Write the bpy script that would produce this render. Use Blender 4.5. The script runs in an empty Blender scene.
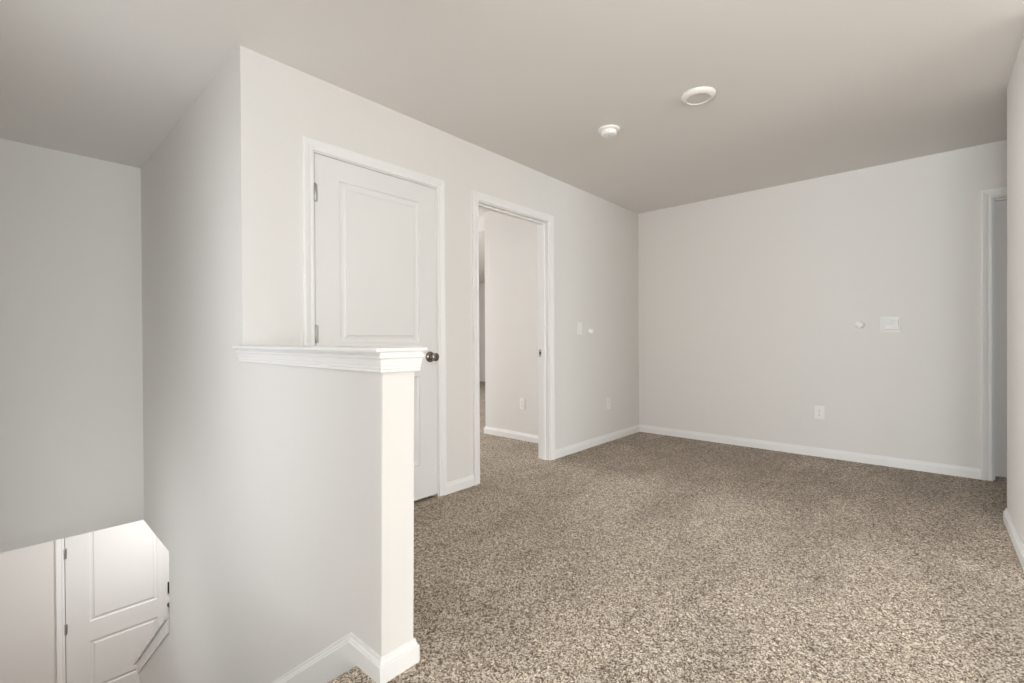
import bpy, bmesh, math, random
from mathutils import Vector, Matrix
import numpy as np

C = bpy.context.scene.collection
S = bpy.context.scene
R = math.radians

# ------------------------------------------------------------------ camera
YAW, PITCH, ROLL, FPX = 0.73442, -0.00523, -0.00527, 461.83
CAM = Vector((-0.7704, -2.4187, 1.0433))
fw = Vector((math.cos(YAW)*math.cos(PITCH), math.sin(YAW)*math.cos(PITCH), math.sin(PITCH)))
rt = Vector((math.sin(YAW), -math.cos(YAW), 0.0))
up = rt.cross(fw)
rt2 = rt*math.cos(ROLL) + up*math.sin(ROLL)
up2 = -rt*math.sin(ROLL) + up*math.cos(ROLL)
cd = bpy.data.cameras.new('camera')
cam = bpy.data.objects.new('camera', cd); C.objects.link(cam)
cd.sensor_fit = 'HORIZONTAL'; cd.sensor_width = 36.0
cd.lens = FPX/1024.0*36.0
cd.clip_start = 0.02
M3 = Matrix((rt2, up2, -fw)).transposed()
cam.matrix_world = Matrix.Translation(CAM) @ M3.to_4x4()
S.camera = cam

# ------------------------------------------------------------------ world, lights, exposure
w = bpy.data.worlds.new('world'); S.world = w; w.use_nodes = True
w.node_tree.nodes['Background'].inputs['Color'].default_value = (0.80, 0.88, 1.0, 1)
w.node_tree.nodes['Background'].inputs['Strength'].default_value = 0.6

def area(name, loc, direction, sx, sy, power, col=(1, 1, 1), spread=180):
    l = bpy.data.lights.new(name, 'AREA'); l.shape = 'RECTANGLE'; l.size = sx; l.size_y = sy
    l.energy = power; l.color = col; l.spread = R(spread)
    o = bpy.data.objects.new(name, l); C.objects.link(o); o.location = loc
    o.rotation_euler = Vector(direction).to_track_quat('-Z', 'Z').to_euler()
    return o
area('front_fill_light', (-0.9, -10.46, 1.40), (0.10, 1, 0.0), 3.8, 1.7, 350, (0.925, 0.975, 1.0))  # main fill from behind the camera, at an added window out of view
area('side_fill_light', (-3.06, -2.72, 1.40), (1, 0.0, 0.0), 1.5, 1.7, 184, (0.955, 0.985, 1.0))  # added side fill for the end wall; its window is made up
area('stair_fill_light', (-0.955, -0.27, 0.98), (1, 0, 0), 2.2, 1.2, 11.8, (0.985, 0.992, 1.0))  # added fill for the stair face of the half wall, made-up window
area('lower_stair_fill_light', (-0.955, 1.1, -0.45), (1, 0, 0), 1.2, 0.9, 4.9, (1.0, 0.99, 0.97))  # added fill that lifts the lower stairwell walls, made-up window
area('bedroom_window_daylight', (1.5, 5.3, 1.4), (0.25, -1, 0), 1.6, 1.4, 172, (0.98, 0.99, 1.0))
area('entry_ceiling_lamp', (0.5, 2.95, -0.47), (0, 0.25, -1), 0.4, 0.4, 25.5, (1.0, 0.98, 0.96))

S.view_settings.view_transform = 'Standard'
S.view_settings.look = 'None'
S.view_settings.gamma = 1.0
S.view_settings.use_curve_mapping = False
S.view_settings.exposure = 0.0
S.cycles.use_denoising = True
S.cycles.max_bounces = 16
S.cycles.diffuse_bounces = 12
S.cycles.sample_clamp_indirect = 8

# ------------------------------------------------------------------ materials
def mat(name, col, rough=0.6, metal=0.0, spec=0.5):
    m = bpy.data.materials.new(name); m.use_nodes = True
    b = m.node_tree.nodes['Principled BSDF']
    b.inputs['Base Color'].default_value = (*col, 1)
    b.inputs['Roughness'].default_value = rough
    b.inputs['Metallic'].default_value = metal
    b.inputs['Specular IOR Level'].default_value = spec
    return m

def paint(name, col, rough, bump_scale, bump):
    m = mat(name, col, rough, 0, 0.3); nt = m.node_tree; b = nt.nodes['Principled BSDF']
    tc = nt.nodes.new('ShaderNodeTexCoord'); n = nt.nodes.new('ShaderNodeTexNoise')
    n.inputs['Scale'].default_value = bump_scale; n.inputs['Detail'].default_value = 3
    nt.links.new(tc.outputs['Object'], n.inputs['Vector'])
    bp = nt.nodes.new('ShaderNodeBump'); bp.inputs['Strength'].default_value = bump; bp.inputs['Distance'].default_value = 0.0006
    nt.links.new(n.outputs['Fac'], bp.inputs['Height']); nt.links.new(bp.outputs['Normal'], b.inputs['Normal'])
    return m

M_WALL = paint('wall_paint', (0.745, 0.732, 0.714), 0.75, 260, 0.25)
M_CEIL = paint('ceiling_paint', (0.765, 0.750, 0.728), 0.9, 180, 0.3)
M_TRIM = paint('trim_paint', (0.83, 0.83, 0.825), 0.38, 90, 0.05)
M_DOOR = paint('door_paint', (0.775, 0.773, 0.766), 0.42, 120, 0.08)
M_PLAST = mat('white_plastic', (0.85, 0.845, 0.83), 0.36)
M_STAT = mat('off_white_plastic', (0.74, 0.735, 0.725), 0.4)
M_BRIGHT = mat('bright_white_plastic', (0.87, 0.865, 0.85), 0.32)
M_RING = mat('off_white_metal', (0.76, 0.745, 0.72), 0.4)
M_GREY = mat('grey_diffuser', (0.66, 0.645, 0.615), 0.5)
M_NICK = mat('dark_nickel', (0.27, 0.245, 0.22), 0.24, 1.0)
M_HINGE = mat('hinge_steel', (0.48, 0.48, 0.48), 0.38, 1.0)
M_DARK = mat('dark_slot', (0.03, 0.03, 0.03), 0.5)
M_BRONZE = mat('dark_bronze', (0.05, 0.045, 0.04), 0.4, 0.7)
M_LCD = mat('grey_display', (0.44, 0.44, 0.43), 0.25)
M_VINYL = mat('entry_vinyl', (0.36, 0.30, 0.24), 0.45)
M_SUB = mat('subfloor', (0.45, 0.36, 0.25), 0.8)
M_GLASS = mat('window_glass', (0.95, 0.97, 0.97), 0.02)
M_GLASS.node_tree.nodes['Principled BSDF'].inputs['Transmission Weight'].default_value = 1.0

def carpet_mat():
    m = mat('carpet_yarn', (0.4, 0.34, 0.27), 1.0, 0, 0.05); nt = m.node_tree; b = nt.nodes['Principled BSDF']
    N, L = nt.nodes.new, nt.links.new
    tc = N('ShaderNodeTexCoord')
    v = N('ShaderNodeTexVoronoi'); v.inputs['Scale'].default_value = 270; v.inputs['Randomness'].default_value = 1.0
    wn = N('ShaderNodeTexNoise'); wn.inputs['Scale'].default_value = 90; wn.inputs['Detail'].default_value = 2
    mx = N('ShaderNodeMix'); mx.data_type = 'VECTOR'; mx.inputs['Factor'].default_value = 0.012
    L(tc.outputs['Object'], mx.inputs['A']); L(wn.outputs['Color'], mx.inputs['B']); L(tc.outputs['Object'], wn.inputs['Vector'])
    L(mx.outputs['Result'], v.inputs['Vector'])
    sep = N('ShaderNodeSeparateColor'); L(v.outputs['Color'], sep.inputs['Color'])
    cr = N('ShaderNodeValToRGB'); e = cr.color_ramp
    e.elements[0].position = 0.0; e.elements[0].color = (0.115, 0.082, 0.058, 1)
    e.elements[1].position = 1.0; e.elements[1].color = (0.78, 0.70, 0.60, 1)
    for ps, c in ((0.18, (0.19, 0.142, 0.104, 1)), (0.42, (0.37, 0.30, 0.235, 1)), (0.68, (0.55, 0.475, 0.39, 1)), (0.86, (0.68, 0.60, 0.51, 1))):
        k = e.elements.new(ps); k.color = c
    v2 = N('ShaderNodeTexVoronoi'); v2.inputs['Scale'].default_value = 120; L(mx.outputs['Result'], v2.inputs['Vector'])
    sp2 = N('ShaderNodeSeparateColor'); L(v2.outputs['Color'], sp2.inputs['Color'])
    ml = N('ShaderNodeMix'); ml.data_type = 'FLOAT'; ml.inputs['Factor'].default_value = 0.3
    L(sep.outputs['Red'], ml.inputs['A']); L(sp2.outputs['Green'], ml.inputs['B'])
    st = N('ShaderNodeMapRange'); st.inputs['From Min'].default_value = 0.22; st.inputs['From Max'].default_value = 0.80
    L(ml.outputs['Result'], st.inputs['Value']); L(st.outputs['Result'], cr.inputs['Fac'])
    # brushed patches where the pile leans another way
    n2 = N('ShaderNodeTexNoise'); n2.inputs['Scale'].default_value = 1.15; n2.inputs['Detail'].default_value = 5; n2.inputs['Roughness'].default_value = 0.6
    mp = N('ShaderNodeMapping'); mp.inputs['Rotation'].default_value = (0, 0, 0.5); mp.inputs['Scale'].default_value = (1.0, 1.9, 1.0)
    L(tc.outputs['Object'], mp.inputs['Vector']); L(mp.outputs['Vector'], n2.inputs['Vector'])
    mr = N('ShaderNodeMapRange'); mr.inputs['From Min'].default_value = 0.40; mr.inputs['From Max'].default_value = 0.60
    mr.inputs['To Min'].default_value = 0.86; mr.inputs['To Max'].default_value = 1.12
    # a darker strip with a wavy edge along the end wall
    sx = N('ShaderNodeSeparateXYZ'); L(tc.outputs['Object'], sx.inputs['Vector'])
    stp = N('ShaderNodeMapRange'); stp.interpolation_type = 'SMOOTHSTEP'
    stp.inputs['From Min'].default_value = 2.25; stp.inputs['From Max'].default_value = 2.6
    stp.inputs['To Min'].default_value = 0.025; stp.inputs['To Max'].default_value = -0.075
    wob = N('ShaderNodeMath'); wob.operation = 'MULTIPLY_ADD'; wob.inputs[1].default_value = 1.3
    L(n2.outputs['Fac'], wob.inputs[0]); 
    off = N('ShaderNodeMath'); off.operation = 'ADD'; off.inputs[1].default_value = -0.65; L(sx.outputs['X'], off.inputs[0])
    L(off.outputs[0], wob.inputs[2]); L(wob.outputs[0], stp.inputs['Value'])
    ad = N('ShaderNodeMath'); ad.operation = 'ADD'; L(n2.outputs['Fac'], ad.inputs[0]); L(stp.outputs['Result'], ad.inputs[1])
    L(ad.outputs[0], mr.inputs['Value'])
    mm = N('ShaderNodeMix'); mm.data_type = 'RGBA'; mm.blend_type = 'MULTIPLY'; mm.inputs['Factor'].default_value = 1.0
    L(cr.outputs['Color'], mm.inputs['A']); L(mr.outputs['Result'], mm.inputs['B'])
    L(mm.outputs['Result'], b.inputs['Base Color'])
    bp = N('ShaderNodeBump'); bp.inputs['Strength'].default_value = 0.8; bp.inputs['Distance'].default_value = 0.004; bp.invert = True
    L(v.outputs['Distance'], bp.inputs['Height']); L(bp.outputs['Normal'], b.inputs['Normal'])
    b.inputs['Sheen Weight'].default_value = 0.1
    return m
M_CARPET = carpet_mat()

# ------------------------------------------------------------------ helpers
def obj(name, bm, m, parent=None, smooth=False, recalc=True):
    if recalc:
        bmesh.ops.recalc_face_normals(bm, faces=bm.faces)
    me = bpy.data.meshes.new(name); bm.to_mesh(me); bm.free()
    for mm in (m if isinstance(m, (list, tuple)) else [m]):
        me.materials.append(mm)
    if smooth:
        me.polygons.foreach_set('use_smooth', [True]*len(me.polygons))
        try:
            me.set_sharp_from_angle(angle=R(35))
        except Exception:
            pass
    o = bpy.data.objects.new(name, me); C.objects.link(o)
    if parent is not None:
        o.parent = parent
    return o

def tag(o, label=None, cat=None, kind=None, group=None):
    if label: o['label'] = label
    if cat: o['category'] = cat
    if kind: o['kind'] = kind
    if group: o['group'] = group
    return o

def empty(name, loc, rz=0.0):
    o = bpy.data.objects.new(name, None); C.objects.link(o)
    o.empty_display_size = 0.05; o.location = loc; o.rotation_euler = (0, 0, rz)
    return o

def cells(xs, ys, zs, filled, bm=None):
    """Outer skin of the filled cells of a rectilinear grid."""
    bm = bm or bmesh.new(); cache = {}
    def V(i, j, k):
        if (i, j, k) not in cache:
            cache[(i, j, k)] = bm.verts.new((xs[i], ys[j], zs[k]))
        return cache[(i, j, k)]
    nx, ny, nz = len(xs)-1, len(ys)-1, len(zs)-1
    def F(i, j, k):
        if not (0 <= i < nx and 0 <= j < ny and 0 <= k < nz): return False
        return filled((xs[i]+xs[i+1])/2, (ys[j]+ys[j+1])/2, (zs[k]+zs[k+1])/2)
    for i in range(nx):
        for j in range(ny):
            for k in range(nz):
                if not F(i, j, k): continue
                q = lambda *p: bm.faces.new([V(*t) for t in p])
                if not F(i-1, j, k): q((i, j, k), (i, j, k+1), (i, j+1, k+1), (i, j+1, k))
                if not F(i+1, j, k): q((i+1, j, k), (i+1, j+1, k), (i+1, j+1, k+1), (i+1, j, k+1))
                if not F(i, j-1, k): q((i, j, k), (i+1, j, k), (i+1, j, k+1), (i, j, k+1))
                if not F(i, j+1, k): q((i, j+1, k), (i, j+1, k+1), (i+1, j+1, k+1), (i+1, j+1, k))
                if not F(i, j, k-1): q((i, j, k), (i, j+1, k), (i+1, j+1, k), (i+1, j, k))
                if not F(i, j, k+1): q((i, j, k+1), (i+1, j, k+1), (i+1, j+1, k+1), (i, j+1, k+1))
    return bm

def box_bm(x0, x1, y0, y1, z0, z1, bev=0.0, seg=2, bm=None):
    own = bm is None
    b = cells([x0, x1], [y0, y1], [z0, z1], lambda *a: True)
    if bev:
        bmesh.ops.recalc_face_normals(b, faces=b.faces)
        bmesh.ops.bevel(b, geom=list(b.edges), offset=bev, segments=seg, profile=0.5, affect='EDGES')
    if own: return b
    me = bpy.data.meshes.new('t'); b.to_mesh(me); b.free(); bm.from_mesh(me); bpy.data.meshes.remove(me)
    return bm

def hole_wall(x0, x1, y0, y1, z0, z1, holes, axis='x'):
    """wall box with rectangular holes; holes = (a0, a1, z0, z1) along the given axis"""
    a = sorted({v for h in holes for v in h[:2]} | {x0, x1} if axis == 'x' else {x0, x1})
    b = sorted({v for h in holes for v in h[:2]} | {y0, y1} if axis == 'y' else {y0, y1})
    z = sorted({v for h in holes for v in h[2:]} | {z0, z1})
    def f(x, y, zz):
        t = x if axis == 'x' else y
        return not any(h[0] < t < h[1] and h[2] < zz < h[3] for h in holes)
    return cells(a, b, z, f)

def prism(pts, mapf, d0, d1, bm=None):
    bm = bm or bmesh.new()
    A = [bm.verts.new(mapf(p, d0)) for p in pts]; B = [bm.verts.new(mapf(p, d1)) for p in pts]
    bm.faces.new(A); bm.faces.new(B[::-1])
    n = len(pts)
    for i in range(n):
        bm.faces.new((A[i], B[i], B[(i+1) % n], A[(i+1) % n]))
    return bm

def sweep(path, profile, mapf, side=1, bm=None):
    """Mitred moulding: path in 2-D, profile = closed list of (offset sideways, height); mapf(u, v, h) -> xyz"""
    bm = bm or bmesh.new()
    P = [Vector(p) for p in path]; n = len(P)
    nrm = []
    for i in range(n-1):
        d = (P[i+1]-P[i]).normalized(); nrm.append(Vector((-d.y, d.x))*side)
    rows = []
    for i in range(n):
        if i == 0: m = nrm[0]
        elif i == n-1: m = nrm[-1]
        else:
            a, b = nrm[i-1], nrm[i]; m = (a+b)/(1+a.dot(b))
        rows.append([bm.verts.new(mapf(P[i].x+m.x*o, P[i].y+m.y*o, h)) for o, h in profile])
    k = len(profile)
    for i in range(n-1):
        for j in range(k):
            bm.faces.new((rows[i][j], rows[i+1][j], rows[i+1][(j+1) % k], rows[i][(j+1) % k]))
    bm.faces.new(rows[0]); bm.faces.new(rows[-1][::-1])
    return bm

def lathe(profile, axis_map, seg=32, bm=None):
    """profile = (radius, along); axis_map(a, b, along) -> xyz"""
    bm = bm or bmesh.new(); rows = []
    for r, t in profile:
        if r < 1e-6: rows.append([bm.verts.new(axis_map(0, 0, t))])
        else: rows.append([bm.verts.new(axis_map(r*math.cos(2*math.pi*i/seg), r*math.sin(2*math.pi*i/seg), t)) for i in range(seg)])
    for a, b in zip(rows, rows[1:]):
        for i in range(seg):
            j = (i+1) % seg
            if len(a) == 1 and len(b) == 1: continue
            if len(a) == 1: bm.faces.new((a[0], b[i], b[j]))
            elif len(b) == 1: bm.faces.new((a[i], b[0], a[j]))
            else: bm.faces.new((a[i], b[i], b[j], a[j]))
    if len(rows[0]) > 1: bm.faces.new(rows[0])
    if len(rows[-1]) > 1: bm.faces.new(rows[-1][::-1])
    return bm

def panel_door(wd, ht, th, panels, ins=1.18):
    """door slab, local x 0..wd, z 0..ht, front at y=0 facing -y, grooved panels on both faces"""
    rings = [(0, 0), (0.003, 0.008), (0.011, 0.0115), (0.024, 0.0105), (0.034, 0.0065), (0.037, 0.0005)]
    xs = sorted({0, wd} | {v for p in panels for v in p[:2]}); zs = sorted({0, ht} | {v for p in panels for v in p[2:]})
    bm = bmesh.new()
    for y0, s in ((0.0, 1), (th, -1)):
        cache = {}
        def V(x, z, d=0.0):
            k = (round(x, 5), round(z, 5), round(d, 5))
            if k not in cache: cache[k] = bm.verts.new((x, y0+s*d, z))
            return cache[k]
        for i in range(len(xs)-1):
            for j in range(len(zs)-1):
                mx, mz = (xs[i]+xs[i+1])/2, (zs[j]+zs[j+1])/2
                if any(p[0] < mx < p[1] and p[2] < mz < p[3] for p in panels): continue
                bm.faces.new((V(xs[i], zs[j]), V(xs[i+1], zs[j]), V(xs[i+1], zs[j+1]), V(xs[i], zs[j+1])))
        for p in panels:
            loops = []
            for o, d in rings:
                o *= ins
                loops.append([V(p[0]+o, p[2]+o, d), V(p[1]-o, p[2]+o, d), V(p[1]-o, p[3]-o, d), V(p[0]+o, p[3]-o, d)])
            for a, b in zip(loops, loops[1:]):
                for i in range(4):
                    bm.faces.new((a[i], a[(i+1) % 4], b[(i+1) % 4], b[i]))
            bm.faces.new(loops[-1])
    # edges of the slab
    def rim(pts):
        for a, b in zip(pts, pts[1:]):
            va = [bm.verts.new((a[0], y, a[1])) for y in (0, th)]; vb = [bm.verts.new((b[0], y, b[1])) for y in (0, th)]
            bm.faces.new((va[0], vb[0], vb[1], va[1]))
    rim([(x, 0) for x in xs]); rim([(wd, z) for z in zs]); rim([(x, ht) for x in xs[::-1]]); rim([(0, z) for z in zs[::-1]])
    bmesh.ops.remove_doubles(bm, verts=bm.verts, dist=1e-5)
    return bm

CASING = [(0, 0), (0, 0.009), (0.004, 0.012), (0.014, 0.012), (0.018, 0.0095), (0.023, 0.011), (0.036, 0.0155), (0.050, 0.018), (0.056, 0.017), (0.058, 0.013), (0.058, 0)]
BASE = [(0, 0), (0.0135, 0), (0.0135, 0.052), (0.0125, 0.055), (0.009, 0.0565), (0.0085, 0.061), (0.0055, 0.067), (0.005, 0.075), (0.0035, 0.077), (0, 0.077)]

def casing(a0, a1, top, mapf):
    """U of casing around a clear opening a0..a1, height top; mapf(a, z, depth)"""
    r = 0.006
    return sweep([(a0-r, 0), (a0-r, top+r), (a1+r, top+r), (a1+r, 0)], CASING, mapf, side=1)

def baseboard(name, path, side, label, z=0.0):
    o = obj(name, sweep(path, BASE, lambda u, v, h: (u, v, z+h), side), M_TRIM)
    return tag(o, label, 'baseboard', 'structure')

def wallmap_y(face, s):      # wall plane y = face, room on the s side; a = x
    return lambda a, z, d: (a, face+s*d, z)
def wallmap_x(face, s):
    return lambda a, z, d: (face+s*d, a, z)

# ------------------------------------------------------------------ dimensions
HC = 2.44
XB, YS, LH, T = 4.027, 2.314, 1.1845, 0.119
WR, XR = 2.744, 3.019
YF = -10.60          # front wall with the added window behind the camera
XL = -0.97          # outer stair wall
XF = -3.2           # far side of the front room
ZL, ZLC = -2.85, -0.42
YN = -1.066         # landing nosing
YE = 4.0            # entry door wall
SL = 0.745          # stair pitch

# ------------------------------------------------------------------ floor: carpet over the slab
def carpet_floor():
    rng = np.random.default_rng(7)
    verts, faces = [], []
    def inside(x, y):
        if y < YN: return True
        if y < -LH: return True
        return x > T-0.002
    # visible part: a fine tufted grid; everywhere else a coarse grid of the same surface
    regs = [(-0.97, 4.2, -2.9, 0.0, 0.011), (1.0, 4.2, 0.0, 1.6, 0.014)]
    bm_parts = []
    def grid(x0, x1, y0, y1, st, amp):
        nx = max(1, int(round((x1-x0)/st))); ny = max(1, int(round((y1-y0)/st)))
        gx = np.linspace(x0, x1, nx+1); gy = np.linspace(y0, y1, ny+1)
        X, Y = np.meshgrid(gx, gy, indexing='ij')
        Z = np.zeros_like(X)
        if amp:
            inner = np.zeros_like(X); inner[1:-1, 1:-1] = 1
            X = X + inner*rng.uniform(-.35, .35, X.shape)*st
            Y = Y + inner*rng.uniform(-.35, .35, X.shape)*st
            Z = inner*rng.uniform(-amp, amp, X.shape)
        base = len(verts)
        verts.extend(zip(X.ravel().tolist(), Y.ravel().tolist(), Z.ravel().tolist()))
        for i in range(nx):
            for j in range(ny):
                a = base+i*(ny+1)+j
                faces.append((a, a+ny+1, a+ny+2, a+1))
    A = 0.0022
    grid(XL, XB+0.12, -2.9, -LH, 0.011, A)
    grid(XL, 0.0, -LH, YN, 0.011, A)
    grid(T, XB+0.12, -LH, 0.0, 0.011, A)
    grid(T, XB+0.12, 0.0, 1.3, 0.013, A)
    grid(XL, XB+0.12, YF, -2.9, 0.1, 0)
    grid(XF, XL, YF, -1.8, 0.1, 0)
    grid(XB+0.12, 8.0, YF, 1.3, 0.2, 0)
    grid(T, 8.0, 1.3, 6.6, 0.2, 0)
    # rounded nosing of the landing: carpet wraps over the edge and down the first riser
    base = len(verts); prof = [(0, 0), (0.010, -0.002), (0.018, -0.008), (0.021, -0.018), (0.018, -0.028), (0.008, -0.034), (0.0, -0.036), (0.0, -0.19)]
    for x in (XL, 0.0):
        for dy, z in prof: verts.append((x, YN+dy, z))
    k = len(prof)
    for i in range(k-1): faces.append((base+i, base+i+1, base+k+i+1, base+k+i))
    me = bpy.data.meshes.new('floor'); me.from_pydata(verts, [], faces); me.update()
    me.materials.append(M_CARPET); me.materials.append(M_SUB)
    o = bpy.data.objects.new('floor', me); C.objects.link(o)
    return tag(o, 'speckled brown and beige carpet covering the upstairs landing floor', 'carpet', 'structure')
FLOOR = carpet_floor()
slab = cells([XF, XL, 0, T, 8.0], [YF, -1.9, -LH, YN-0.005, 6.6], [ZLC, -0.012],
             lambda x, y, z: (y < -1.9) or (x > XL and y < -LH) or (y < YN and XL < x < 0) or (x > T))
tag(obj('ceiling_entry', slab, M_CEIL), 'pale ceiling of the lower entry below the landing floor', 'ceiling', 'structure')

# ------------------------------------------------------------------ ceiling and walls
tag(obj('ceiling', box_bm(XF-0.12, 8.1, YF-0.12, 6.7, HC, HC+0.12), M_CEIL),
    'flat beige painted ceiling over the landing and stairwell', 'ceiling', 'structure')

J0, J1 = 0.350, 1.168            # closet door opening (clear)
D0, D1 = 1.552, 2.377            # bedroom doorway (clear)
DH = 2.040
jt = 0.018
tag(obj('wall_left', hole_wall(T, XB, 0, 0.114, 0, HC, [(J0-jt, J1+jt, 0, DH+jt), (D0-jt, D1+jt, 0, DH+jt)], 'x'), M_WALL),
    'long beige wall holding the white closet door and the open bedroom doorway', 'wall', 'structure')
P0, P1 = -3.583, -2.765
tag(obj('wall_back', hole_wall(XB, XB+0.114, YF, 0.114, 0, HC, [(P0-jt, P1+jt, 0, DH+jt)], 'y'), M_WALL),
    'plain beige end wall with the thermostat and one outlet', 'wall', 'structure')
tag(obj('wall_right', cells([2.20, XR-0.114, XR], [YF, -WR-0.42, -WR], [0, HC], lambda x, y, z: x > XR-0.114 or y > -WR-0.42), M_WALL),
    'beige wall ending in an outside corner at the right edge', 'wall', 'structure')
tag(obj('wall_front', hole_wall(XF-0.11, XB+0.114, YF-0.114, YF, 0, HC, [(-2.8, 1.0, 0.5, 2.3)], 'x'), M_WALL),
    'beige wall with a wide added window facing the landing from behind', 'wall', 'structure')

yz = lambda p, d: (d, p[0], p[1])
# stairwell wall: full height, cut open below the upper floor beyond Y = 1.485
tag(obj('wall_stair', prism([(0, ZL), (1.485, ZL), (1.485, -0.415), (YS+0.114, -0.415), (YS+0.114, HC), (0, HC)], yz, 0, T), M_WALL),
    'tall beige wall running down beside the stairs', 'wall', 'structure')
tag(obj('wall_stairwell', box_bm(XL, 0, YS, YS+0.114, -0.407, HC), M_WALL),
    'shaded beige wall across the stairwell above the lower entry', 'wall', 'structure')
tag(obj('wall_outer', cells([XF-0.11, XF, XL-0.11, XL], [YF, -3.5, -1.95, -1.9, -1.786, -1.40, 0.5, 0.87, 1.7, YE+0.114], [ZL, -0.9, 0, 0.35, 0.5, 1.61, 2.3, HC],
          lambda x, y, z: not (x < XF and -3.5 < y < -1.95 and 0.5 < z < 2.3) and not (x > XL-0.11 and -1.40 < y < 0.87 and 0.35 < z < 1.61) and not (x > XL-0.11 and 0.5 < y < 1.7 and -0.9 < z < 0) and ((x > XL-0.11 and y > -1.9) or (z > 0 and x < XL and y > -1.9 and y < -1.786) or (z > 0 and x < XF))), M_WALL),
    'outer beige wall on the far side of the stairs', 'wall', 'structure')

# half wall beside the stairs
LT = LH+0.012        # the end leans a little: top further out than the foot
hw = prism([(-LH+0.008, -0.19), (0, -0.95), (0, 1.0055), (-LT, 1.0055)], yz, 0, T)
bmesh.ops.recalc_face_normals(hw, faces=hw.faces)
bmesh.ops.bevel(hw, geom=[e for e in hw.edges if all(v.co.y < -1.0 for v in e.verts) and abs(e.verts[0].co.x-e.verts[1].co.x) < 1e-5],
                offset=0.004, segments=3, profile=0.5, affect='EDGES')
HALF = tag(obj('wall_half', hw, M_WALL), 'low beige half wall with a white moulded cap at the top of the stairs', 'half wall', 'structure')

# cap: board with rounded edge over a crown strip wrapping three sides
OV = 0.031
cap = bmesh.new()
cy0, cy1, cx0, cx1 = -LT-OV, 0.022, -0.040, T+OV
cap = cells([cx0, 0.0, T, cx1], [cy0, -0.0005, cy1], [1.0058, 1.0190], lambda x, y, z: y < -0.0005 or x < 0)
bmesh.ops.recalc_face_normals(cap, faces=cap.faces)
def long_edges(b):
    out = []
    for e in b.edges:
        if len(e.link_faces) == 2 and e.calc_face_angle() > 0.5: out.append(e)
    return out
bmesh.ops.bevel(cap, geom=long_edges(cap), offset=0.0055, segments=3, profile=0.5, affect='EDGES')
o = obj('cap_board', cap, M_TRIM, HALF, smooth=True)
CROWN = [(0, 0.943), (.012, .943), (.015, .946), (.015, .950), (.0135, .952), (.0155, .954), (.0165, .960), (.0155, .963), (.0175, .965),
         (.0195, .975), (.022, .984), (.025, .986), (.0285, .989), (.0285, .9955), (.023, .997), (.023, 1.0056), (0, 1.0056)]
CROWN = [(o_*0.80, z_) for o_, z_ in CROWN]
o = obj('cap_moulding', sweep([(0, 0.014), (0, -LT), (T, -LT), (T, -0.001)], CROWN, lambda u, v, h: (u, v, h), side=-1), M_TRIM, HALF)

# knee wall down the lower flight, with a sloped cap
zk = lambda y: -0.945-SL*(y-1.576)
KE = 2.573
KNEE = tag(obj('wall_knee', prism([(1.485, ZL), (KE, ZL), (KE, zk(KE)-0.002), (1.485, zk(1.485)-0.002)], yz, 0.0, T), M_WALL),
           'beige sloping stair wall in front of the lower entry door', 'half wall', 'structure')
kc = prism([(1.487, zk(1.487)), (KE+0.05, zk(KE+0.05)), (KE+0.05, zk(KE+0.05)+0.022), (1.487, zk(1.487)+0.022)], yz, -0.03, T+0.03)
obj('cap_board', kc, M_TRIM, KNEE)
ap = prism([(1.487, zk(1.487)-0.004), (KE+0.012, zk(KE+0.012)-0.004), (KE+0.012, zk(KE+0.012)-0.098), (1.487, zk(1.487)-0.098)], yz, -0.014, -0.0005)
obj('cap_moulding', ap, M_TRIM, KNEE)

# ------------------------------------------------------------------ stairs
st = bmesh.new()
rise, run = 2.85/15, 0.19/SL
pts = [(YN-0.002, ZL)]
yy = YN-0.002; z = -rise
pts = [(YN-0.0, -rise)]
for i in range(14):
    y1 = YN+run*(i+1)
    pts += [(y1-0.0, -rise*(i+1))]
    if i < 13: pts += [(y1, -rise*(i+2))]
pts += [(pts[-1][0], ZL), (YN, ZL)]
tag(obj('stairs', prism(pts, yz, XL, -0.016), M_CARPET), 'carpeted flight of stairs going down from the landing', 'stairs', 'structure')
# skirt board along the stairs, joined to the baseboard of the half wall
YK = -1.0
zs_ = lambda y: 0.077-SL*(y-YK)
SKP = [(0, 0.0005), (0, 0.0035), (0.002, 0.005), (0.010, 0.0055), (0.016, 0.0085), (0.0205, 0.009), (0.022, 0.0125), (0.025, 0.0135), (0.185, 0.0135), (0.185, 0.0005)]
sk = sweep([(-1.0602, 0.077), (YK, 0.077), (2.55, zs_(2.55))], SKP, lambda u, v, h: (-h, u, v), side=-1)
tag(obj('trim_1', sk, M_TRIM), 'white skirt board running down the wall beside the stairs', 'skirt board', 'structure')

# ------------------------------------------------------------------ baseboards
baseboard('baseboard_half_wall', [(0, -1.06), (0, -LH+0.005), (T, -LH+0.005), (T, -0.001), (J0-0.065, -0.001)], -1, 'white baseboard wrapping the foot of the half wall')
baseboard('baseboard_left', [(J1+0.0645, 0), (D0-0.0645, 0)], -1, 'short white baseboard between the closet door and the bedroom doorway')
baseboard('baseboard_back', [(D1+0.0645, 0), (XB, 0), (XB, P1+0.0645)], -1, 'white baseboard from the doorway around the far corner along the end wall')
baseboard('baseboard_right', [(2.20, -WR-0.42), (2.20, -WR), (XR, -WR), (XR, YF+0.014)], 1, 'white baseboard at the foot of the right wall corner')

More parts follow.
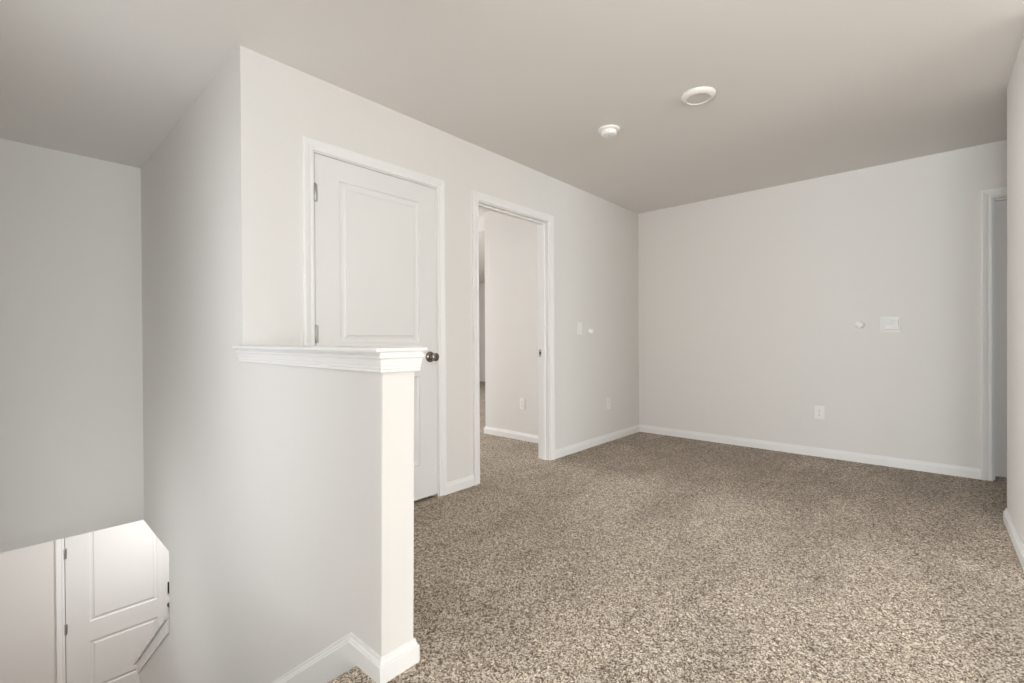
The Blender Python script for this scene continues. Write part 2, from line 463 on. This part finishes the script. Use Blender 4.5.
# ------------------------------------------------------------------ door frames
def jamb(a0, a1, top, y0, y1, mapf, stop=None):
    bm = bmesh.new()
    def bx(u0, u1, z0, z1, d0, d1):
        prism([(u0, z0), (u1, z0), (u1, z1), (u0, z1)], lambda p, d: mapf(p[0], p[1], d), d0, d1, bm)
    bx(a0-jt+.0005, a0, 0, top, y0, y1); bx(a1, a1+jt-.0005, 0, top, y0, y1); bx(a0-jt+.0005, a1+jt-.0005, top, top+jt-.0005, y0, y1)
    if stop:
        s0, s1 = stop
        bx(a0, a0+0.011, 0, top, s0, s1); bx(a1-0.011, a1, 0, top, s0, s1); bx(a0+0.011, a1-0.011, top-0.011, top, s0, s1)
    return bm

def hinge(parent, loc, h, r=0.0065, m=None):
    """knuckle barrel with two thin leaves, axis vertical"""
    e = obj('hinge', lathe([(0, -h/2-0.004), (r*0.7, -h/2-0.003), (r, -h/2), (r, -h/6), (r*0.9, -h/6), (r*0.9, -h/6+.001), (r, -h/6+.001), (r, h/6), (r*0.9, h/6), (r*0.9, h/6+.001), (r, h/6+.001),
                     (r, h/2), (r*0.7, h/2+0.003), (0, h/2+0.004)], lambda a, b, t: (a, b, t), 14), m or M_HINGE, parent, smooth=True)
    e.location = loc
    return e

def leaf_hinge(parent, loc, h, m=None):
    bm = lathe([(0, -h/2-0.004), (0.0045, -h/2-0.003), (0.0065, -h/2), (0.0065, h/2), (0.0045, h/2+0.003), (0, h/2+0.004)], lambda a, b, t: (a, b, t), 14)
    box_bm(0.004, 0.016, 0.0035, 0.0052, -h/2, h/2, bm=bm)
    o = obj('hinge', bm, m or M_HINGE, parent, smooth=True); o.location = loc
    return o

# closet door on the left wall (closed, hinges on its left, pulls towards the room)
t1 = tag(obj('trim_2', casing(J0, J1, DH, wallmap_y(0, -1)), M_TRIM), 'white casing around the closed closet door', 'door casing', 'structure')
obj('jamb', jamb(J0, J1, DH, 0.0, -0.114, wallmap_y(0, -1), stop=(-0.040, -0.075)), M_TRIM, t1)
dw = J1-J0-0.006
cl = obj('door_1', panel_door(dw, DH-0.026, 0.035, [(0.137, dw-0.137, 0.215, 0.785), (0.137, dw-0.137, 1.003, 1.900)]), M_DOOR)
cl.location = (J0+0.003, 0.001, 0.022)
tag(cl, 'closed white two-panel closet door behind the half wall', 'door', 'structure')
for zc in (1.828, 1.076, 0.25):
    leaf_hinge(cl, (-0.0015, -0.007, zc-0.022), 0.092)
def knob(parent, x, z, y=0.0, s=1.0, m=None):
    m = m or M_NICK
    ax = lambda a, b, t: (a, -t, b)
    k = obj('knob', lathe([(0.018, 0.014), (0.0145, 0.019), (0.0135, 0.028), (0.0155, 0.035), (0.0225, 0.042), (0.0268, 0.050), (0.0278, 0.058), (0.0255, 0.0635), (0.020, 0.066), (0.010, 0.067), (0, 0.067)], ax, 32), m, parent, smooth=True)
    k.location = (x, y, z); k.scale = (s, s, s)
    r = obj('rosette', lathe([(0.0355, 0.0003), (0.0355, 0.004), (0.0335, 0.009), (0.028, 0.0135), (0.020, 0.0155), (0, 0.0155)], ax, 32), m, k, smooth=True)
    return k
k = knob(cl, J1-0.059-J0-0.003, 0.930-0.022)
k['label'] = 'dark nickel round door knob'

# bedroom doorway, no door leaf in view
t2 = tag(obj('trim_3', casing(D0, D1, DH, wallmap_y(0, -1)), M_TRIM), 'white casing around the open bedroom doorway', 'door casing', 'structure')
obj('jamb', jamb(D0, D1, DH, 0.0, -0.114, wallmap_y(0, -1), stop=(-0.035, -0.072)), M_TRIM, t2)
obj('bedroom_casing', casing(D0, D1, DH, wallmap_y(0.114, 1)), M_TRIM, t2)
sp = box_bm(D1-0.0025, D1-0.0004, 0.076, 0.108, 0.888, 0.952)
s_o = obj('strike_plate', sp, M_HINGE, t2); s_o['label'] = 'grey metal strike plate'
obj('latch_hole', box_bm(D1-0.0035, D1-0.0026, 0.082, 0.100, 0.908, 0.932), M_DARK, s_o)

# passage door on the end wall, mostly hidden by the right wall
t3 = tag(obj('trim_4', casing(P0, P1, DH, wallmap_x(XB, -1)), M_TRIM), 'white casing of the doorway at the right end of the end wall', 'door casing', 'structure')
obj('jamb', jamb(P0, P1, DH, 0.0, -0.114, wallmap_x(XB, -1), stop=(-0.042, -0.078)), M_TRIM, t3)
pd = obj('door_2', panel_door(dw, DH-0.026, 0.035, [(0.137, dw-0.137, 0.215, 0.785), (0.137, dw-0.137, 1.003, 1.900)]), M_DOOR)
pd.location = (XB+0.079, P1-0.003, 0.022); pd.rotation_euler = (0, 0, -math.pi/2)
tag(pd, 'closed white door set back in the doorway beside the right wall', 'door', 'structure')
knob(pd, dw-0.06, 0.908)

# ------------------------------------------------------------------ bedroom beyond the doorway
XW = 2.83
tag(obj('wall_bedroom', cells([XW, XW+0.114, 7.2], [0.114, 1.121, 1.235], [0, HC], lambda x, y, z: x < XW+0.114 or y > 1.121), M_WALL),
    'beige bedroom wall with one outlet seen through the open doorway', 'wall', 'structure')
baseboard('baseboard_bedroom', [(XW, 0.114), (XW, 1.235), (7.2, 1.235)], 1, 'white baseboard of the bedroom wall beyond the doorway')
tag(obj('wall_bedroom_far', cells([T, 7.2, 7.32], [1.235, 6.5, 6.62], [0, HC], lambda x, y, z: x > 7.2 or y > 6.5), M_WALL),
    'far bedroom wall in the narrow gap beyond the doorway', 'wall', 'structure')
tag(obj('trim_5', box_bm(2.90, 3.25, 1.236, 2.6, 2.27, 2.4395), M_CEIL), 'dropped header across the bedroom ceiling beyond the doorway', 'ceiling header', 'structure')
tag(obj('wall_closet', cells([T, 1.32, 1.434], [0.114, 0.75, 0.86], [0, HC], lambda x, y, z: y > 0.75 or x > 1.32), M_WALL),
    'beige closet wall hidden behind the closed closet door', 'wall', 'structure')

# ------------------------------------------------------------------ lower entry
tag(obj('floor_entry', box_bm(XL-0.11, 3.0, -1.2, YE+0.2, ZL-0.1, ZL), M_VINYL), 'floor of the lower entry at the foot of the stairs', 'floor', 'structure')
E0, E1 = -0.358, 0.556
tag(obj('wall_entry', hole_wall(XL, 3.0, YE, YE+0.14, ZL, ZLC, [(E0-jt, E1+jt, ZL, ZL+DH+jt)], 'x'), M_WALL),
    'beige entry wall left of the lower white door', 'wall', 'structure')
tag(obj('wall_entry_side', box_bm(2.9, 3.0, 0.5, YE, ZL, ZLC), M_WALL), 'beige side wall of the lower entry', 'wall', 'structure')
tag(obj('wall_entry_inner', box_bm(T, 3.0, 0.4, 0.5, ZL, ZLC), M_WALL), 'beige inner wall of the lower entry', 'wall', 'structure')
em = lambda a, z, d: (a, YE-d, ZL+z)
t4 = tag(obj('trim_6', casing(E0, E1, DH, em), M_TRIM), 'white casing around the lower entry door', 'door casing', 'structure')
obj('jamb', jamb(E0, E1, DH, 0.0, -0.14, em, stop=(-0.045, -0.09)), M_TRIM, t4)
ew = E1-E0-0.008
ed = obj('door_3', panel_door(ew, DH-0.022, 0.044, [(0.178, ew-0.165, 0.268, 0.782), (0.178, ew-0.165, 0.985, 1.945)], 1.0), M_DOOR)
ed.location = (E0+0.005, YE+0.001, ZL+0.018)
tag(ed, 'closed white two-panel entry door at the bottom of the stairs', 'door', 'structure')
for zc in (1.80, 1.43, 1.05, 0.25):
    pass
for z_abs in (-1.083, -1.843, -2.60):
    leaf_hinge(ed, (-0.003, -0.007, z_abs-ZL-0.018), 0.10)
kk = knob(ed, 0.494-E0-0.005+0.012, -1.955-ZL-0.018, s=0.95); kk['label'] = 'dark nickel entry door knob'
lk = obj('deadbolt', box_bm(-0.031, 0.031, -0.024, 0, -0.062, 0.062, 0.006, 3), M_BRONZE, ed)
lk.location = (0.494-E0-0.005+0.016, 0, -1.757-ZL-0.018); lk['label'] = 'black rectangular deadbolt lock'
obj('thumb_turn', box_bm(-0.006, 0.006, -0.036, -0.0245, -0.020, 0.020, 0.003, 2), M_NICK, lk)

# ------------------------------------------------------------------ unseen windows, added to frame the fill lights
wf = bmesh.new()
for a in ((-2.80, -2.75, 0.5, 2.3), (0.95, 1.00, 0.5, 2.3), (-2.75, 0.95, 0.5, 0.55), (-2.75, 0.95, 2.25, 2.3), (-0.925, -0.875, 0.55, 2.25)):
    box_bm(a[0], a[1], YF-0.09, YF-0.03, a[2], a[3], bm=wf)
W1 = tag(obj('added_window_1', wf, M_TRIM), 'unseen white framed double window added behind the landing for fill light', 'window', 'structure')
obj('pane', box_bm(-2.75, -0.925, YF-0.064, YF-0.058, 0.55, 2.25), M_GLASS, W1)
obj('pane', box_bm(-0.875, 0.95, YF-0.064, YF-0.058, 0.55, 2.25), M_GLASS, W1)

wf = bmesh.new()
for a in ((-3.50, -3.45, 0.5, 2.3), (-2.00, -1.95, 0.5, 2.3), (-3.45, -2.00, 0.5, 0.55), (-3.45, -2.00, 2.25, 2.3), (-2.75, -2.70, 0.55, 2.25)):
    box_bm(XF-0.09, XF-0.03, a[0], a[1], a[2], a[3], bm=wf)
W2 = tag(obj('added_window_2', wf, M_TRIM), 'unseen white framed double window added in the side wall of the front room for fill light', 'window', 'structure')
obj('pane', box_bm(XF-0.064, XF-0.058, -3.45, -2.75, 0.55, 2.25), M_GLASS, W2)
obj('pane', box_bm(XF-0.064, XF-0.058, -2.70, -2.00, 0.55, 2.25), M_GLASS, W2)

wf = bmesh.new()
for a in ((-1.40, -1.35, 0.35, 1.61), (0.82, 0.87, 0.35, 1.61), (-1.35, 0.82, 0.35, 0.40), (-1.35, 0.82, 1.56, 1.61), (-0.29, -0.25, 0.40, 1.56)):
    box_bm(XL-0.09, XL-0.03, a[0], a[1], a[2], a[3], bm=wf)
W3 = tag(obj('added_window_3', wf, M_TRIM), 'unseen white framed window added in the outer wall beside the stairs for fill light', 'window', 'structure')
obj('pane', box_bm(XL-0.064, XL-0.058, -1.35, -0.29, 0.40, 1.56), M_GLASS, W3)
obj('pane', box_bm(XL-0.064, XL-0.058, -0.25, 0.82, 0.40, 1.56), M_GLASS, W3)

wf = bmesh.new()
for a in ((0.5, 0.55, -0.9, 0.0), (1.65, 1.70, -0.9, 0.0), (0.55, 1.65, -0.9, -0.85), (0.55, 1.65, -0.05, 0.0)):
    box_bm(XL-0.09, XL-0.03, a[0], a[1], a[2], a[3], bm=wf)
W4 = tag(obj('added_window_4', wf, M_TRIM), 'unseen small white framed window added low in the outer wall beside the stairs for fill light', 'window', 'structure')
obj('pane', box_bm(XL-0.064, XL-0.058, 0.55, 1.65, -0.85, -0.05), M_GLASS, W4)

# ------------------------------------------------------------------ wall plates; local frame: x along wall, y=0 wall, -y into the room
def plate_bm(w_, h_, d=0.0055):
    b = box_bm(-w_/2, w_/2, -d, -0.0004, -h_/2, h_/2)
    bmesh.ops.recalc_face_normals(b, faces=b.faces)
    bmesh.ops.bevel(b, geom=[e for e in b.edges if all(v.co.y < -d+1e-5 for v in e.verts)], offset=0.0028, segments=2, affect='EDGES')
    return b
def disc_y(x, z, r, y0, y1, seg=16):
    return lathe([(r, y0), (r, y1), (r*0.6, y1+0.0006), (0, y1+0.0006)], lambda a, b, t: (x+a, -t, z+b), seg)

def outlet(loc, rz, label):
    e = tag(empty('outlet', loc, rz), label, 'outlet', group='wall outlets')
    obj('cover_plate', plate_bm(0.072, 0.116), M_PLAST, e)
    for zc in (0.0195, -0.0195):
        rb = box_bm(-0.0165, 0.0165, -0.0082, -0.0056, zc-0.0135, zc+0.0135, 0.001, 1)
        r = obj('receptacle', rb, M_PLAST, e)
        obj('slot', box_bm(-0.0075, -0.0055, -0.0086, -0.0083, zc-0.001, zc+0.007), M_DARK, r)
        obj('slot', box_bm(0.0055, 0.0075, -0.0086, -0.0083, zc, zc+0.006), M_DARK, r)
        obj('ground_hole', disc_y(0, zc-0.007, 0.0024, 0.0083, 0.0084, 10), M_DARK, r)
    obj('screw', disc_y(0, 0, 0.003, 0.0056, 0.0062, 12), M_HINGE, e)
    return e
outlet((3.36, 0, 0.384), 0, 'white outlet low on the long wall right of the bedroom doorway')
outlet((XB, -1.707, 0.387), -math.pi/2, 'white outlet low on the end wall below the thermostat')
outlet((XW, 0.690, 0.375), -math.pi/2, 'white outlet on the bedroom wall inside the open doorway')

sw = tag(empty('light_switch', (2.850, 0, 1.138)), 'white light switch on the long wall right of the bedroom doorway', 'light switch')
obj('cover_plate', plate_bm(0.072, 0.116), M_PLAST, sw)
tg = bmesh.new()
prism([(-0.0056, -0.033), (-0.0056, 0.033), (-0.0105, 0.033), (-0.0075, 0.0), (-0.0072, -0.033)], lambda p, d: (d, p[0], p[1]), -0.0165, 0.0165, tg)
obj('rocker', tg, M_PLAST, sw)
for zc in (0.048, -0.048):
    obj('screw', disc_y(0, zc, 0.003, 0.0056, 0.0062, 12), M_PLAST, sw)

def sensor(loc, rz, label, rx, rz_, d):
    e = tag(empty('wall_sensor', loc, rz), label, 'sensor', group='round wall sensors')
    pr = [(1.0, 0.0004), (1.0, 0.004), (0.93, d*0.55), (0.74, d*0.82), (0.45, d*0.96), (0.0, d)]
    obj('dome', lathe(pr, lambda a, b, t: (a*rx, -t, b*rz_), 28), M_BRIGHT, e, smooth=True)
    obj('eye', lathe([(0.0045, d*0.98), (0.0045, d+0.0006), (0, d+0.0008)], lambda a, b, t: (a-0.002, -t, b+0.004), 12), M_GREY, e)
    return e
sensor((3.028, 0, 1.117), 0, 'small white dome sensor beside the light switch on the long wall', 0.027, 0.027, 0.034)
sensor((XB, -1.992, 1.145), -math.pi/2, 'small white dome sensor beside the thermostat on the end wall', 0.033, 0.031, 0.030)

th = tag(empty('thermostat', (XB, -2.191, 1.145), -math.pi/2), 'white square thermostat with a grey display on the end wall', 'thermostat')
b = box_bm(-0.063, 0.063, -0.008, -0.0004, -0.062, 0.062, 0.003, 2); obj('wall_plate', b, M_STAT, th)
b = box_bm(-0.049, 0.049, -0.024, -0.0081, -0.043, 0.043, 0.004, 3); obj('body', b, M_STAT, th)
obj('display', box_bm(-0.040, 0.004, -0.0246, -0.0241, -0.004, 0.034), M_LCD, th)
for zc in (0.022, 0.006):
    obj('button', box_bm(0.014, 0.038, -0.0262, -0.0241, zc-0.005, zc+0.005, 0.001, 1), M_STAT, th)
obj('button', box_bm(-0.038, 0.038, -0.0256, -0.0241, -0.030, -0.016, 0.0007, 1), M_STAT, th)

# ------------------------------------------------------------------ ceiling fittings
sd = tag(empty('smoke_detector', (1.962, -0.832, HC)), 'small white two-tier smoke detector on the ceiling near the doorway', 'smoke detector')
dn = lambda a, b, t: (a, b, -t)
obj('base', lathe([(0.071, 0.0003), (0.072, 0.005), (0.070, 0.011), (0.064, 0.015), (0, 0.015)], dn, 36), M_BRIGHT, sd, smooth=True)
hd = obj('head', lathe([(0.049, 0.0152), (0.052, 0.018), (0.053, 0.024), (0.052, 0.034), (0.046, 0.041), (0.030, 0.045), (0.012, 0.0465), (0, 0.0465)], dn, 36), M_BRIGHT, sd, smooth=True)
for i in range(10):
    a = 2*math.pi*i/10
    v = obj('vent_slot', box_bm(-0.009, 0.009, -0.0006, 0.0006, -0.0022, 0.0022), M_GREY, hd)
    v.location = (0.0524*math.cos(a), 0.0524*math.sin(a), -0.028); v.rotation_euler = (0, 0, a+math.pi/2)
obj('test_button', lathe([(0.009, 0.0448), (0.009, 0.0482), (0.006, 0.0492), (0, 0.0492)], lambda a, b, t: (a-0.014, b-0.010, -t), 16), M_GREY, hd, smooth=True)

rl = tag(empty('ceiling_light', (1.930, -1.434, HC)), 'round white disc ceiling light with a grey lens, switched off', 'ceiling light')
obj('trim_ring', lathe([(0.094, 0.0003), (0.094, 0.004), (0.088, 0.013), (0.076, 0.021), (0.066, 0.023), (0.063, 0.021), (0.061, 0.017), (0, 0.017)], dn, 48), M_RING, rl, smooth=True)
obj('lens', lathe([(0.0605, 0.0172), (0.0605, 0.0185), (0.04, 0.0195), (0, 0.020)], dn, 48), M_GREY, rl, smooth=True)
